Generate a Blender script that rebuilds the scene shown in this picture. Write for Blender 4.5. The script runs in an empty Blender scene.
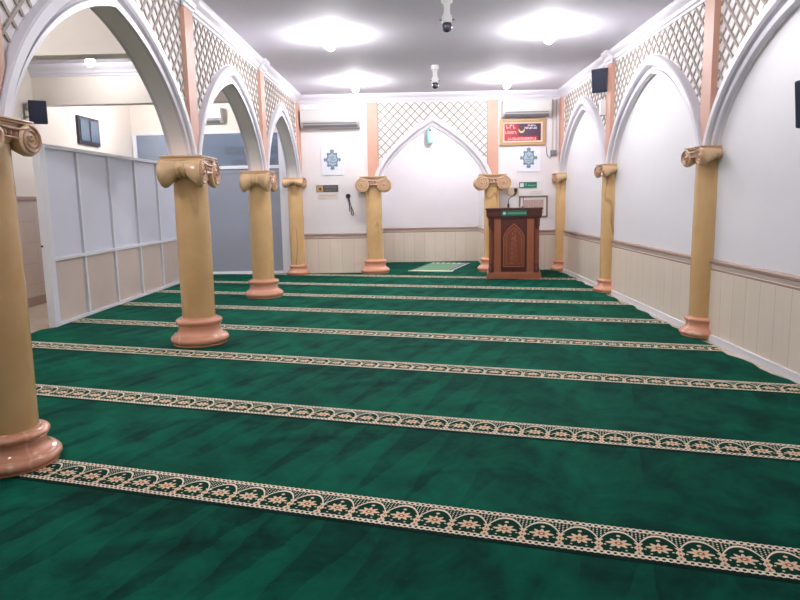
import bpy, bmesh, math, random
from mathutils import Vector, Matrix
random.seed(4)
PI = math.pi
scn = bpy.context.scene
COL = scn.collection

# ------------------------------------------------------------------ helpers
def lin(r, g, b):
    f = lambda c: (c/255/12.92) if c/255 <= .04045 else ((c/255+.055)/1.055)**2.4
    return (f(r), f(g), f(b), 1)

def new_mat(name):
    m = bpy.data.materials.new(name); m.use_nodes = True
    nt = m.node_tree
    return m, nt, nt.nodes['Principled BSDF']

class X:
    """tiny expression builder over Math nodes"""
    def __init__(s, nt, v): s.nt, s.v = nt, v
    def op(s, o, *a):
        n = s.nt.nodes.new('ShaderNodeMath'); n.operation = o
        for i, q in enumerate((s,)+a):
            q = q.v if isinstance(q, X) else q
            if isinstance(q, (int, float)): n.inputs[i].default_value = q
            else: s.nt.links.new(q, n.inputs[i])
        return X(s.nt, n.outputs[0])
    def __add__(s, o): return s.op('ADD', o)
    def __sub__(s, o): return s.op('SUBTRACT', o)
    def __mul__(s, o): return s.op('MULTIPLY', o)
    def __truediv__(s, o): return s.op('DIVIDE', o)
    def abs(s): return s.op('ABSOLUTE')
    def fr(s): return s.op('FRACT')
    def lt(s, o): return s.op('LESS_THAN', o)
    def gt(s, o): return s.op('GREATER_THAN', o)
    def pw(s, o): return s.op('POWER', o)
    def mx(s, o): return s.op('MAXIMUM', o)
    def mn(s, o): return s.op('MINIMUM', o)

def mix(nt, fac, a, b):
    n = nt.nodes.new('ShaderNodeMix'); n.data_type = 'RGBA'
    for sock, q in ((n.inputs[0], fac), (n.inputs[6], a), (n.inputs[7], b)):
        q = q.v if isinstance(q, X) else q
        if isinstance(q, (int, float, tuple)): sock.default_value = q
        else: nt.links.new(q, sock)
    return n.outputs[2]

def coords(nt, kind='Object'):
    tc = nt.nodes.new('ShaderNodeTexCoord'); sp = nt.nodes.new('ShaderNodeSeparateXYZ')
    nt.links.new(tc.outputs[kind], sp.inputs[0])
    return tc.outputs[kind], X(nt, sp.outputs[0]), X(nt, sp.outputs[1]), X(nt, sp.outputs[2])

def noise(nt, vec, scale, detail=4, rough=.5, dist=0, stretch=None):
    if stretch:
        mp = nt.nodes.new('ShaderNodeMapping'); mp.inputs['Scale'].default_value = stretch
        nt.links.new(vec, mp.inputs[0]); vec = mp.outputs[0]
    n = nt.nodes.new('ShaderNodeTexNoise')
    n.inputs['Scale'].default_value = scale; n.inputs['Detail'].default_value = detail
    n.inputs['Roughness'].default_value = rough; n.inputs['Distortion'].default_value = dist
    nt.links.new(vec, n.inputs['Vector'])
    return X(nt, n.outputs['Fac'])

def ramp(nt, fac, stops):
    n = nt.nodes.new('ShaderNodeValToRGB'); e = n.color_ramp.elements
    while len(e) < len(stops): e.new(.5)
    for q, (p, c) in zip(e, stops): q.position = p; q.color = c
    nt.links.new(fac.v if isinstance(fac, X) else fac, n.inputs[0])
    return n.outputs[0]

def bump(nt, b, fac, strength=.2, dist=.01):
    n = nt.nodes.new('ShaderNodeBump'); n.inputs['Strength'].default_value = strength
    n.inputs['Distance'].default_value = dist
    nt.links.new(fac.v if isinstance(fac, X) else fac, n.inputs['Height'])
    nt.links.new(n.outputs[0], b.inputs['Normal'])

def plain(name, c, rough=.5, metal=0, var=.06, scale=6, emit=0, coat=0):
    m, nt, b = new_mat(name)
    b.inputs['Roughness'].default_value = rough; b.inputs['Metallic'].default_value = metal
    b.inputs['Coat Weight'].default_value = coat
    vec, x, y, z = coords(nt)
    d = tuple(v*(1-var) for v in c[:3])+(1,); l = tuple(min(1, v*(1+var)) for v in c[:3])+(1,)
    o = mix(nt, noise(nt, vec, scale), d, l)
    nt.links.new(o, b.inputs['Base Color'])
    if emit:
        b.inputs['Emission Color'].default_value = c; b.inputs['Emission Strength'].default_value = emit
    return m

def marble(name, a, c, vein, rough=.22, vs=1.0):
    m, nt, b = new_mat(name)
    vec, x, y, z = coords(nt)
    base = mix(nt, noise(nt, vec, 3.2, 6, .6, .6), a, c)
    oi = nt.nodes.new('ShaderNodeObjectInfo')
    sh = nt.nodes.new('ShaderNodeVectorMath'); sh.operation = 'ADD'
    cx = nt.nodes.new('ShaderNodeCombineXYZ')
    r7 = X(nt, oi.outputs['Random'])*9
    nt.links.new(r7.v, cx.inputs[0]); nt.links.new(r7.v, cx.inputs[2])
    nt.links.new(vec, sh.inputs[0]); nt.links.new(cx.outputs[0], sh.inputs[1])
    vec = sh.outputs[0]
    mp = nt.nodes.new('ShaderNodeMapping'); mp.inputs['Rotation'].default_value = (.5, .55, 0)
    mp.inputs['Scale'].default_value = (2.2, 2.2, .55); nt.links.new(vec, mp.inputs[0])
    v = (noise(nt, mp.outputs[0], 1.0*vs, 2, .5, .5) - .5).abs()
    vm = ramp(nt, v, [(0, (1, 1, 1, 1)), (.02, (0, 0, 0, 1))])
    w = noise(nt, vec, 1.1, 2)
    gate = ramp(nt, w, [(.46, (0, 0, 0, 1)), (.56, (.7, .7, .7, 1))])
    g = nt.nodes.new('ShaderNodeMath'); g.operation = 'MULTIPLY'
    nt.links.new(vm, g.inputs[0]); nt.links.new(gate, g.inputs[1])
    nt.links.new(mix(nt, g.outputs[0], base, vein), b.inputs['Base Color'])
    b.inputs['Roughness'].default_value = rough
    b.inputs['Coat Weight'].default_value = .3; b.inputs['Coat Roughness'].default_value = .12
    return m

def obj(name, bm, mats, parent=None, loc=None, smooth=False, kind=None, label=None):
    me = bpy.data.meshes.new(name)
    bmesh.ops.recalc_face_normals(bm, faces=bm.faces)
    bm.to_mesh(me); bm.free()
    for m in (mats if isinstance(mats, (list, tuple)) else [mats]): me.materials.append(m)
    if smooth:
        for p in me.polygons: p.use_smooth = True
        try: me.set_sharp_from_angle(angle=math.radians(38))
        except Exception: pass
    o = bpy.data.objects.new(name, me); COL.objects.link(o)
    if parent: o.parent = parent
    if loc: o.location = loc
    if kind: o['kind'] = kind
    if label: o['label'] = label
    return o

def tag(o, label, cat, group=None):
    o['label'] = label; o['category'] = cat
    if group: o['group'] = group
    return o

def thing(name, label, cat, loc=(0, 0, 0), rz=0, group=None):
    o = bpy.data.objects.new(name, None); COL.objects.link(o)
    o.empty_display_size = .1
    o.location = loc; o.rotation_euler = (0, 0, rz)
    return tag(o, label, cat, group)

def struct(name, bm, mats, parent=None, **k):
    return obj(name, bm, mats, parent, kind='structure', **k)

def box(bm, x0, x1, y0, y1, z0, z1, bev=0, mi=0):
    r = bmesh.ops.create_cube(bm, size=1)
    vs = r['verts']
    for v in vs:
        v.co = Vector(((x0+x1)/2+v.co.x*(x1-x0), (y0+y1)/2+v.co.y*(y1-y0), (z0+z1)/2+v.co.z*(z1-z0)))
    fs = list({f for v in vs for f in v.link_faces})
    for f in fs: f.material_index = mi
    if bev:
        es = list({e for v in vs for e in v.link_edges})
        n0 = set(bm.faces)
        bmesh.ops.bevel(bm, geom=es, offset=bev, segments=2, affect='EDGES', profile=.6)
        for f in bm.faces:
            if f not in n0: f.material_index = mi
    return bm

def B(*a, **k): return box(bmesh.new(), *a, **k)

def lathe(bm, prof, seg=40, M=None, mi=0, cap=True):
    """prof: list of (r, z)"""
    M = M or Matrix()
    rings = []
    for r, z in prof:
        rings.append([bm.verts.new(M @ Vector((r*math.cos(2*PI*i/seg), r*math.sin(2*PI*i/seg), z))) for i in range(seg)])
    for a, b in zip(rings, rings[1:]):
        for i in range(seg):
            f = bm.faces.new((a[i], a[(i+1) % seg], b[(i+1) % seg], b[i])); f.material_index = mi
    if cap:
        for r in (rings[0], rings[-1]):
            f = bm.faces.new(r); f.material_index = mi
    return bm

def tube(bm, pts, r, seg=8, mi=0, closed=False):
    pts = [Vector(p) for p in pts]; n = len(pts); rings = []
    rr = r if isinstance(r, (list, tuple)) else [r]*n
    up = Vector((0, 0, 1))
    for i, p in enumerate(pts):
        a = pts[(i-1) % n] if (closed or i > 0) else p
        b = pts[(i+1) % n] if (closed or i < n-1) else p
        t = (b-a).normalized()
        if i == 0:
            s = t.cross(up)
            if s.length < .05: s = t.cross(Vector((1, 0, 0)))
        else: s = s - t*s.dot(t)
        s.normalize(); w = t.cross(s)
        rings.append([bm.verts.new(p+(s*math.cos(2*PI*k/seg)+w*math.sin(2*PI*k/seg))*rr[i]) for k in range(seg)])
    m = n if closed else n-1
    for i in range(m):
        a, b = rings[i], rings[(i+1) % n]
        for k in range(seg):
            f = bm.faces.new((a[k], a[(k+1) % seg], b[(k+1) % seg], b[k])); f.material_index = mi
    if not closed:
        for q in (rings[0], rings[-1]):
            f = bm.faces.new(q); f.material_index = mi
    return bm

def prism(bm, poly, f0, f1, mi=0):
    """poly: 2-D points; f0/f1 map (u,v) to a 3-D point on each side"""
    a = [bm.verts.new(f0(*p)) for p in poly]; b = [bm.verts.new(f1(*p)) for p in poly]
    n = len(poly)
    fs = [bm.faces.new(a), bm.faces.new(b[::-1])]
    for i in range(n): fs.append(bm.faces.new((a[i], b[i], b[(i+1) % n], a[(i+1) % n])))
    for f in fs: f.material_index = mi
    for f in fs[:2]: f.normal_update()
    bmesh.ops.triangulate(bm, faces=fs[:2])
    return bm

def ball(bm, c, r, seg=16, sc=(1, 1, 1), mi=0):
    M = Matrix.Translation(c) @ Matrix.Diagonal((*sc, 1))
    q = bmesh.ops.create_uvsphere(bm, u_segments=seg, v_segments=seg//2+2, radius=r, matrix=M)
    for f in {f for v in q['verts'] for f in v.link_faces}: f.material_index = mi
    return bm

def sweep(bm, path, prof, mi=0):
    """path: list of (point, outward unit) in plan; prof: (d, z) pairs, d along outward"""
    rows = [[bm.verts.new((p[0]+o[0]*d, p[1]+o[1]*d, z)) for d, z in prof] for p, o in path]
    for a, b in zip(rows, rows[1:]):
        for i in range(len(prof)-1):
            f = bm.faces.new((a[i], a[i+1], b[i+1], b[i])); f.material_index = mi
    for r in (rows[0], rows[-1]):
        f = bm.faces.new(r); f.material_index = mi
    return bm

# ------------------------------------------------------------------ materials
WHITE = plain('white paint', lin(236, 232, 234), .55, var=.02)
RWHITE = plain('cool white paint', lin(232, 232, 236), .5, var=.02)
CREAM = plain('cream paint', lin(232, 224, 212), .6, var=.03)
CEIL = plain('ceiling paint', lin(220, 217, 229), .8, var=.02)
MOLD = plain('molding gloss white', lin(216, 214, 222), .35, var=.02)
LATT = plain('lattice beige', lin(160, 149, 138), .6, var=.1)
SALM = plain('salmon paint', lin(204, 158, 138), .5, var=.1, scale=5)
YMARB = marble('ochre marble', lin(228, 194, 142), lin(202, 158, 102), lin(136, 92, 60))
CAPM = plain('tan glazed stone', lin(214, 180, 138), .25, var=.14, scale=9, coat=.3)
CARVE = plain('carved brown stone', lin(190, 150, 124), .4, var=.3, scale=40)
PMARB = marble('pink marble', lin(228, 168, 136), lin(212, 144, 112), lin(240, 204, 178), .16)
BLACK = plain('black plastic', lin(30, 32, 42), .45, var=.1)
NAVY = plain('dark navy grille', lin(26, 34, 58), .6, var=.2, scale=60)
PLASTIC = plain('white plastic', lin(240, 240, 240), .3, var=.01)
GREYP = plain('grey plastic', lin(120, 120, 126), .5)
FRAMEW = plain('white frame paint', lin(236, 238, 244), .4, var=.01)
PANELU = plain('pale blue board', lin(224, 228, 242), .35, var=.02)
PANELL = plain('beige board', lin(216, 200, 190), .5, var=.05, scale=3)
WOOD_D = None
GOLD = plain('gold frame', lin(184, 150, 110), .35, .1, var=.2, scale=30)
CREAMP = plain('cream card', lin(226, 204, 184), .5)
GREEN = plain('green sign', lin(38, 120, 92), .4, var=.06)
INKB = plain('blue grey ink', lin(112, 138, 156), .6, var=.15, scale=30)
CHROME = plain('chrome', lin(190, 190, 200), .15, 1)
CABLE = plain('black cable', lin(28, 28, 34), .5)
TEAL = plain('pale teal plastic', lin(158, 204, 198), .3, var=.08)
TROD = plain('brown rail paint', lin(168, 142, 128), .45, var=.1)
GREYB = plain('back room grey', lin(130, 142, 160), .7, var=.05)
DARKW = plain('dark window', lin(26, 32, 46), .3)
RAILC = plain('rail cream', lin(218, 202, 192), .45)
BASEW = plain('base white', lin(225, 226, 232), .5)

def wood(name, a, c):
    m, nt, b = new_mat(name); vec, x, y, z = coords(nt)
    n = noise(nt, vec, 5, 5, .6, 1.2, (6, 6, .7))
    nt.links.new(mix(nt, n, a, c), b.inputs['Base Color'])
    b.inputs['Roughness'].default_value = .35; b.inputs['Coat Weight'].default_value = .2
    return m
WOOD = wood('mahogany', lin(152, 86, 60), lin(116, 60, 44))
WOODD = wood('dark mahogany', lin(106, 54, 46), lin(80, 40, 36))
WOODL = wood('light mahogany', lin(180, 112, 80), lin(146, 84, 58))

def dado_mat():
    m, nt, b = new_mat('dado tiles'); vec, x, y, z = coords(nt)
    u = (x+y)/.235
    line = (u.fr()-.5).abs().gt(.488)
    cell = u.op('FLOOR')
    wn = nt.nodes.new('ShaderNodeTexWhiteNoise'); wn.noise_dimensions = '1D'
    nt.links.new(cell.v, wn.inputs['W'])
    c1 = mix(nt, X(nt, wn.outputs[0]), lin(240, 229, 214), lin(230, 218, 202))
    c2 = mix(nt, noise(nt, vec, 6, 4, .6, .8, (3, 3, .4)), c1, lin(226, 212, 194))
    nt.links.new(mix(nt, line, c2, lin(198, 182, 164)), b.inputs['Base Color'])
    b.inputs['Roughness'].default_value = .3
    return m
DADO = dado_mat()

def floor_mat():
    m, nt, b = new_mat('floor tiles'); vec, x, y, z = coords(nt)
    g = ((x/.6).fr()-.5).abs().gt(.495).mx(((y/.6).fr()-.5).abs().gt(.495))
    c = mix(nt, noise(nt, vec, 2.5, 5, .6), lin(214, 200, 180), lin(196, 180, 158))
    nt.links.new(mix(nt, g, c, lin(150, 136, 120)), b.inputs['Base Color'])
    b.inputs['Roughness'].default_value = .25
    return m
FLOORM = floor_mat()

def walltile_mat():
    m, nt, b = new_mat('wall tiles'); vec, x, y, z = coords(nt)
    g = ((y/.4).fr()-.5).abs().gt(.493).mx(((z/.3).fr()-.5).abs().gt(.49))
    c = mix(nt, noise(nt, vec, 3, 5, .6), lin(206, 192, 178), lin(190, 174, 160))
    nt.links.new(mix(nt, g, c, lin(172, 156, 142)), b.inputs['Base Color'])
    b.inputs['Roughness'].default_value = .3
    return m
WTILE = walltile_mat()

SELV, BH = .03, .245          # dark selvage, height of the woven band
def carpet_mat():
    m, nt, b = new_mat('green prayer carpet'); vec, t, n, z = coords(nt)
    # brushed pile
    n1 = noise(nt, vec, 1.5, 5, .62, .9)
    n2 = noise(nt, vec, 2.6, 5, .62, .8, (1.25, .8, 1))
    n3 = noise(nt, vec, 6.5, 4, .6, 1.2, (1, .7, 1))
    mask = ramp(nt, noise(nt, vec, .7, 1), [(.48, (0, 0, 0, 1)), (.56, (1, 1, 1, 1))])
    wedge = ((t/.27+n1*.5).fr()*1.1).lt(n*.8-.15)
    k = (n1*.55+n2*.4+n3*.16)-(wedge*X(nt, mask))*.075
    pile = ramp(nt, k, [(.36, lin(0, 22, 20)), (.49, lin(0, 58, 45)), (.64, lin(2, 90, 67))])
    fine = noise(nt, vec, 160, 2)
    pile = mix(nt, fine*.25, pile, lin(0, 40, 32))
    # woven band
    P = .1545
    v = (n-SELV)/BH
    u = (t/P).fr()-.5
    U = u*P
    V = v*BH
    green = lin(8, 52, 38); cream = lin(240, 226, 204); pink = lin(230, 206, 176); red = lin(160, 76, 56); orange = lin(226, 176, 134)
    col = green
    va = X(nt, (u.abs()*2).pw(2.3).v)*-.36+.81
    dots = ((((t/.0155).fr()-.5)*.0155).pw(2)+((((V/.0155).fr()-.5)*.0155).pw(2))).lt(.0038**2)
    spand = v.gt(va+.05).op('MULTIPLY', v.lt(.86))
    col = mix(nt, dots*spand, green, cream)
    col = mix(nt, (v-va).abs().lt(.03), col, cream)
    dv = (v-.41)*BH
    r = (U*U*.75+dv*dv*1.2).op('SQRT')
    th = dv.op('ARCTAN2', U)
    R = ((th*8).op('COSINE'))*.010+.0345
    col = mix(nt, r.lt(R), col, pink)
    col = mix(nt, r.lt(R*.5), col, orange)
    col = mix(nt, r.lt(.0125), col, red)
    col = mix(nt, r.lt(.006), col, cream)
    bud = (U*U+((v-.66)*BH).pw(2)).lt(.0085**2)
    col = mix(nt, bud, col, pink)
    for uu, vv in ((.03, .2), (-.03, .2), (.052, .33), (-.052, .33)):
        col = mix(nt, ((U-uu).pw(2)+((v-vv)*BH).pw(2)).lt(.005**2), col, pink)
    du = (u.abs()*-1+.5)*P
    jw = ((v*38).op('COSINE'))*.005+.0125
    jm = du.lt(jw)*v.gt(.1)*v.lt(.5)
    col = mix(nt, jm, col, pink)
    col = mix(nt, du.lt(.0035)*((v/.11).fr()-.5).abs().lt(.2)*v.gt(.14)*v.lt(.46), col, red)
    for lo in (.0, .865):
        inb = v.gt(lo)*v.lt(lo+.135)
        q = (((t/.0257).fr()-.5)/.27).pw(2)+((v-(lo+.0675))/.032).pw(2)
        edge = (v-(lo+.0675)).abs().gt(.052)
        chain = mix(nt, q.lt(1), cream, green)
        chain = mix(nt, edge*(((t/.0257+.5).fr()-.5).abs().lt(.3)), chain, green)
        col = mix(nt, inb, col, chain)
    inband = n.gt(SELV)*n.lt(SELV+BH)
    full = mix(nt, inband, pile, col)
    full = mix(nt, n.lt(SELV), full, lin(2, 30, 24))
    nt.links.new(full, b.inputs['Base Color'])
    b.inputs['Roughness'].default_value = .85
    b.inputs['Specular IOR Level'].default_value = .06
    b.inputs['Sheen Weight'].default_value = .14
    b.inputs['Sheen Roughness'].default_value = .45
    b.inputs['Sheen Tint'].default_value = lin(24, 150, 112)
    bump(nt, b, n1*.7+fine*.3, .35, .012)
    return m
CARPET = carpet_mat()

def glass_mat(name, tint, trans, c):
    m, nt, b = new_mat(name)
    b.inputs['Base Color'].default_value = c; b.inputs['Roughness'].default_value = .12
    tr = nt.nodes.new('ShaderNodeBsdfTransparent'); tr.inputs[0].default_value = tint
    mx = nt.nodes.new('ShaderNodeMixShader'); mx.inputs[0].default_value = trans
    nt.links.new(b.outputs[0], mx.inputs[1]); nt.links.new(tr.outputs[0], mx.inputs[2])
    nt.links.new(mx.outputs[0], nt.nodes['Material Output'].inputs[0])
    vec, x, y, z = coords(nt)
    d = mix(nt, noise(nt, vec, 1.2), tuple(q*.92 for q in c[:3])+(1,), c)
    nt.links.new(d, b.inputs['Base Color'])
    return m
FROST = glass_mat('frosted grey glass', (.55, .6, .7, 1), .28, lin(180, 185, 196))
CLEAR = glass_mat('tinted glass', (.66, .72, .8, 1), .64, lin(160, 172, 186))
WGLASS = glass_mat('window glass', (.5, .6, .7, 1), .2, lin(112, 130, 146))

def lamp_mat(s):
    m, nt, b = new_mat('lit bulb')
    b.inputs['Base Color'].default_value = (1, 1, 1, 1)
    b.inputs['Emission Color'].default_value = (1, .968, .995, 1)
    b.inputs['Emission Strength'].default_value = s
    return m
BULB = lamp_mat(440)
BULB_N = lamp_mat(260)
BULB_S = lamp_mat(600)

# ------------------------------------------------------------------ geometry constants
XL, XR = -2.24, 2.89          # arcade axis on the left, wall plane on the right
YC_L = [3.48, 6.71, 9.92, 12.93]
YC_R = [3.48, 6.64, 9.87, 12.98]
CZ = 3.42                     # ceiling
ZS = 1.86                     # springing
YB = 13.16                    # back wall face
NX0, NX1, NYB = -.68, 1.52, 15.25
MC = .42                      # niche axis
T = .07                       # half thickness of the left arcade
RC = .03                      # depth of the blind arches

def bez(P, n):
    out = []
    for i in range(n+1):
        t = i/n; s = 1-t
        out.append(tuple(s**3*P[0][k]+3*s*s*t*P[1][k]+3*s*t*t*P[2][k]+t**3*P[3][k] for k in (0, 1)))
    return out
SIDE = [(0, 0), (.42, .10), (.88, .52), (1, 1)]
MIHR = [(0, 0), (.34, .2), (.86, .58), (1, 1)]

def arch(c, w, z, P, n=24):
    """points from left foot over the apex to the right foot, in (u, z)"""
    h = bez(P, n)
    r = [(c+a*w, z-d*(z-ZS)) for a, d in h]
    l = [(c-a*w, z-d*(z-ZS)) for a, d in h]
    return l[::-1]+r[1:]

RING = [(0, 0), (0, .03), (.22, .036), (.26, .012), (.36, .012), (.40, .048), (.5, .064), (.88, .064), (.96, .054), (1, 0)]
def ring(bm, inner, outer, face, prof=RING):
    """face(u, z, d): point on the wall face pushed out by d"""
    rows = []
    for (a, b), (c, d) in zip(inner, outer):
        rows.append([bm.verts.new(face(a+(c-a)*s, b+(d-b)*s, k)) for s, k in prof])
    for p, q in zip(rows, rows[1:]):
        for i in range(len(prof)-1): bm.faces.new((p[i], p[i+1], q[i+1], q[i]))
    for r in (rows[0], rows[-1]): bm.faces.new(r)
    return bm

def lattice(bm, u0, u1, z1, outer, face, step=.166, w=.021, h=.014):
    """45-degree bars clipped to the spandrel over the outer arch line"""
    def zo(u):
        for (a, b), (c, d) in zip(outer, outer[1:]):
            if a <= u <= c: return b+(d-b)*(u-a)/max(1e-6, c-a)
        return ZS
    def inside(u, z): return u0 < u < u1 and z < z1 and z > zo(u)+.012 and z > ZS+.1
    L = (u1-u0)+(z1-ZS)
    for sgn in (1, -1):
        k = -40
        for k in range(-40, 40):
            off = k*step
            pts = []; run = []
            steps = int(L/.01)
            cu = (u0+u1)/2
            segs = []; cur = None
            for i in range(-steps, steps):
                u = cu+i*.007; z = z1+off+sgn*(u-cu)
                if inside(u, z):
                    if cur is None: cur = [(u, z), (u, z)]
                    cur[1] = (u, z)
                elif cur: segs.append(cur); cur = None
            if cur: segs.append(cur)
            for (a, b), (c, d) in segs:
                if c-a < .02: continue
                nu, nz = -sgn*w/2*.7071, w/2*.7071
                e = h if sgn > 0 else h*.8
                q = [(a+nu, b+nz), (c+nu, d+nz), (c-nu, d-nz), (a-nu, b-nz)]
                lo = [bm.verts.new(face(*p, 0)) for p in q]; hi = [bm.verts.new(face(*p, e)) for p in q]
                bm.faces.new(hi)
                for i in range(4): bm.faces.new((lo[i], lo[(i+1) % 4], hi[(i+1) % 4], hi[i]))
    return bm

CROWN = [(0, 3.255), (.018, 3.258), (.022, 3.285), (.04, 3.295), (.05, 3.33), (.085, 3.365), (.1, 3.39), (.1, CZ), (0, CZ)]

# ------------------------------------------------------------------ floor, ceiling, plain walls
floor = struct('floor', B(-5.7, 3.1, -2.2, 18.2, -.12, -.014), FLOORM)
ceiling = struct('ceiling', B(-5.7, 3.1, -2.2, 18.2, CZ, CZ+.1), CEIL)
struct('wall_front', B(-5.7, 3.1, -2.2, -2.1, -.014, CZ), CREAM)
wl = struct('wall_left', B(-5.6, -5.48, -2.1, 18.1, -.014, CZ), CREAM)
struct('dado', B(-5.48, -5.466, -2.1, 13.25, -.014, 1.5), WTILE, wl)
struct('dado_rail', B(-5.48, -5.45, -2.1, 13.25, 1.5, 1.55), TROD, wl)
struct('skirting', B(-5.466, -5.455, -2.1, 13.25, -.014, .12), TROD, wl)

# beams of the side hall
for i, (a, b) in enumerate(((6.72, 6.95), (9.9, 10.1))):
    struct('ceiling_beam', B(-5.48, XL-.1, a, b, 2.865, CZ), CREAM)
bm = bmesh.new()
sweep(bm, [((-5.48, 9.9), (0, -1)), ((XL-.1, 9.9), (0, -1))], [(d*1.1, z) for d, z in CROWN])
struct('trim_1', bm, MOLD)

# ------------------------------------------------------------------ left arcade
def arcade(xa, t, ys, side, name, wall_m, thick=True):
    """side=+1: room is towards +x of the arcade, -1: towards -x"""
    xf = xa+side*t
    W = bmesh.new()
    bays = []
    allc = [ys[0]-3.2]+ys
    for i in range(len(allc)-1):
        a, b = allc[i], allc[i+1]
        if i == len(allc)-2: b = max(b, b)
        c = (a+b)/2; hw = (b-a)/2
        inn = arch(c, hw-.165, 2.835, SIDE); out = arch(c, hw-.012, 3.05, SIDE)
        bays.append((a, b, c, inn, out))
    return bays, xf

baysL, _ = arcade(XL, T, YC_L, 1, 'wall_arcade', WHITE)
bm = bmesh.new()
for a, b, c, inn, out in baysL:
    poly = [(a, ZS), (a, CZ), (b, CZ), (b, ZS)]+inn[::-1]
    prism(bm, poly, lambda u, z: (XL+T, u, z), lambda u, z: (XL-T, u, z))
box(bm, XL-T, XL+T, YC_L[-1], YB, ZS, CZ)
box(bm, XL-T, XL+T, -2.1, YC_L[0]-3.2, -.014, CZ)
wa = struct('wall_arcade', bm, WHITE)
fL = lambda u, z, d: (XL+T+d, u, z)
fLb = lambda u, z, d: (XL-T-d, u, z)
for a, b, c, inn, out in baysL:
    struct('arch_molding', ring(bmesh.new(), inn, out, fL), MOLD, wa)
    struct('arch_molding', ring(bmesh.new(), inn, out, fLb), MOLD, wa)
    struct('lattice', lattice(bmesh.new(), a+.13, b-.13, 3.25, out, fL), LATT, wa)
def pilaster(bm, face, c, w, z0, z1, d):
    q = [(c, ZS+.01), (c+w, z0), (c+w, z1), (c-w, z1), (c-w, z0)]
    prism(bm, q, lambda u, z: face(u, z, 0), lambda u, z: face(u, z, d)); return bm
for y in YC_L[:3]:
    struct('pilaster', pilaster(bmesh.new(), fL, y, .125, 2.14, 3.26, .045), SALM, wa)
struct('pilaster', pilaster(bmesh.new(), fL, 13.03, .12, 2.14, 3.26, .045), SALM, wa)
bm = bmesh.new()
sweep(bm, [((XL+T, -2.1), (1, 0)), ((XL+T, YB), (1, 0))], CROWN)
for y in YC_L[:3]:
    sweep(bm, [((XL+T+.035, y-.15), (1, 0)), ((XL+T+.035, y+.15), (1, 0))], CROWN)
struct('trim_2', bm, MOLD)

# ------------------------------------------------------------------ right wall with blind arches
wr = struct('wall_right', B(XR+RC, XR+.2, -2.1, 18.1, -.014, CZ), RWHITE)
baysR, _ = arcade(XR, 0, YC_R, -1, 'wall_right', RWHITE)
fR = lambda u, z, d: (XR-d, u, z)
bm = bmesh.new()
for a, b, c, inn, out in baysR:
    poly = [(a, ZS), (a, CZ), (b, CZ), (b, ZS)]+inn[::-1]
    prism(bm, poly, lambda u, z: (XR, u, z), lambda u, z: (XR+RC, u, z))
box(bm, XR, XR+RC, YC_R[-1], YB, ZS, CZ)
box(bm, XR, XR+RC, -2.1, YC_R[0]-3.2, ZS, CZ)
struct('spandrel', bm, WHITE, wr)
TN = [11]
def tnm():
    TN[0] += 1; return 'trim_%d' % TN[0]
for a, b, c, inn, out in baysR:
    struct(tnm(), ring(bmesh.new(), inn, out, fR, [(s, d*1.35) for s, d in RING]), MOLD)
    struct(tnm(), lattice(bmesh.new(), a+.12, b-.12, 3.25, out, fR), LATT)
for y in YC_R[:3]:
    struct(tnm(), pilaster(bmesh.new(), fR, y, .105, 2.12, 3.26, .06), SALM)
struct(tnm(), pilaster(bmesh.new(), fR, 13.03, .1, 2.12, 3.26, .05), SALM)
bm = bmesh.new()
sweep(bm, [((XR, -2.1), (-1, 0)), ((XR, YB), (-1, 0))], CROWN)
for y in YC_R[:3]:
    sweep(bm, [((XR-.05, y-.13), (-1, 0)), ((XR-.05, y+.13), (-1, 0))], CROWN)
struct('trim_3', bm, MOLD)

# wainscot: panel, rail with shadow groove and beads
RAILP = [(0, .668), (.012, .668), (.016, .69), (.012, .694), (.018, .72), (.02, .735), (.034, .742), (.036, .765), (.026, .78), (0, .78)]
def rail(path, parent, name='dado_rail'):
    bm = bmesh.new(); sweep(bm, path, RAILP)
    for f in bm.faces:
        z = f.calc_center_median().z
        f.material_index = 1 if (z > .737 or z < .685) else 0
    return struct(name, bm, [RAILC, TROD], parent)
XW = XR+RC
struct('dado', B(XW-.02, XW, -2.1, YB, -.014, .67), DADO, wr)
rail([((XW, -2.1), (-1, 0)), ((XW, YB), (-1, 0))], wr)
struct('skirting', B(XW-.04, XW-.02, -2.1, YB, -.014, .05), BASEW, wr)

# ------------------------------------------------------------------ back wall with the niche
inn = arch(MC, .985, 2.80, MIHR); out = arch(MC, 1.15, 3.01, MIHR)
bm = bmesh.new()
XB0, XB1 = XL-.1, XR+RC
poly = [(XB0, -.014), (XB0, CZ), (XB1, CZ), (XB1, -.014), (NX1, -.014), (NX1, ZS)]+inn[::-1]+[(NX0, ZS), (NX0, -.014)]
prism(bm, poly, lambda u, z: (u, YB, z), lambda u, z: (u, YB+.14, z))
wb = struct('wall_back', bm, WHITE)
fB = lambda u, z, d: (u, YB-d, z)
struct('trim_5', ring(bmesh.new(), inn, out, fB), MOLD)
struct('trim_6', lattice(bmesh.new(), MC-1.05, MC+1.05, 3.25, out, fB, w=.018), LATT)
for c, nm in ((MC-1.155, 'trim_7'), (MC+1.155, 'trim_8')):
    struct(nm, B(c-.105, c+.105, YB-.05, YB, ZS+.003, 3.26), SALM)
bm = bmesh.new(); sweep(bm, [((XL+.1, YB), (0, -1)), ((XR, YB), (0, -1))], CROWN); struct('trim_4', bm, MOLD)
bm = bmesh.new()
box(bm, XB0+.2, NX0-.0, YB-.02, YB, -.014, .67); box(bm, NX1, XW-.02, YB-.02, YB, -.014, .67)
struct('trim_9', bm, DADO)
rail([((XL+.1, YB), (0, -1)), ((NX0, YB), (0, -1))], None, 'trim_10')
rail([((NX1, YB), (0, -1)), ((XW-.03, YB), (0, -1))], None, 'trim_11')
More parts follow.
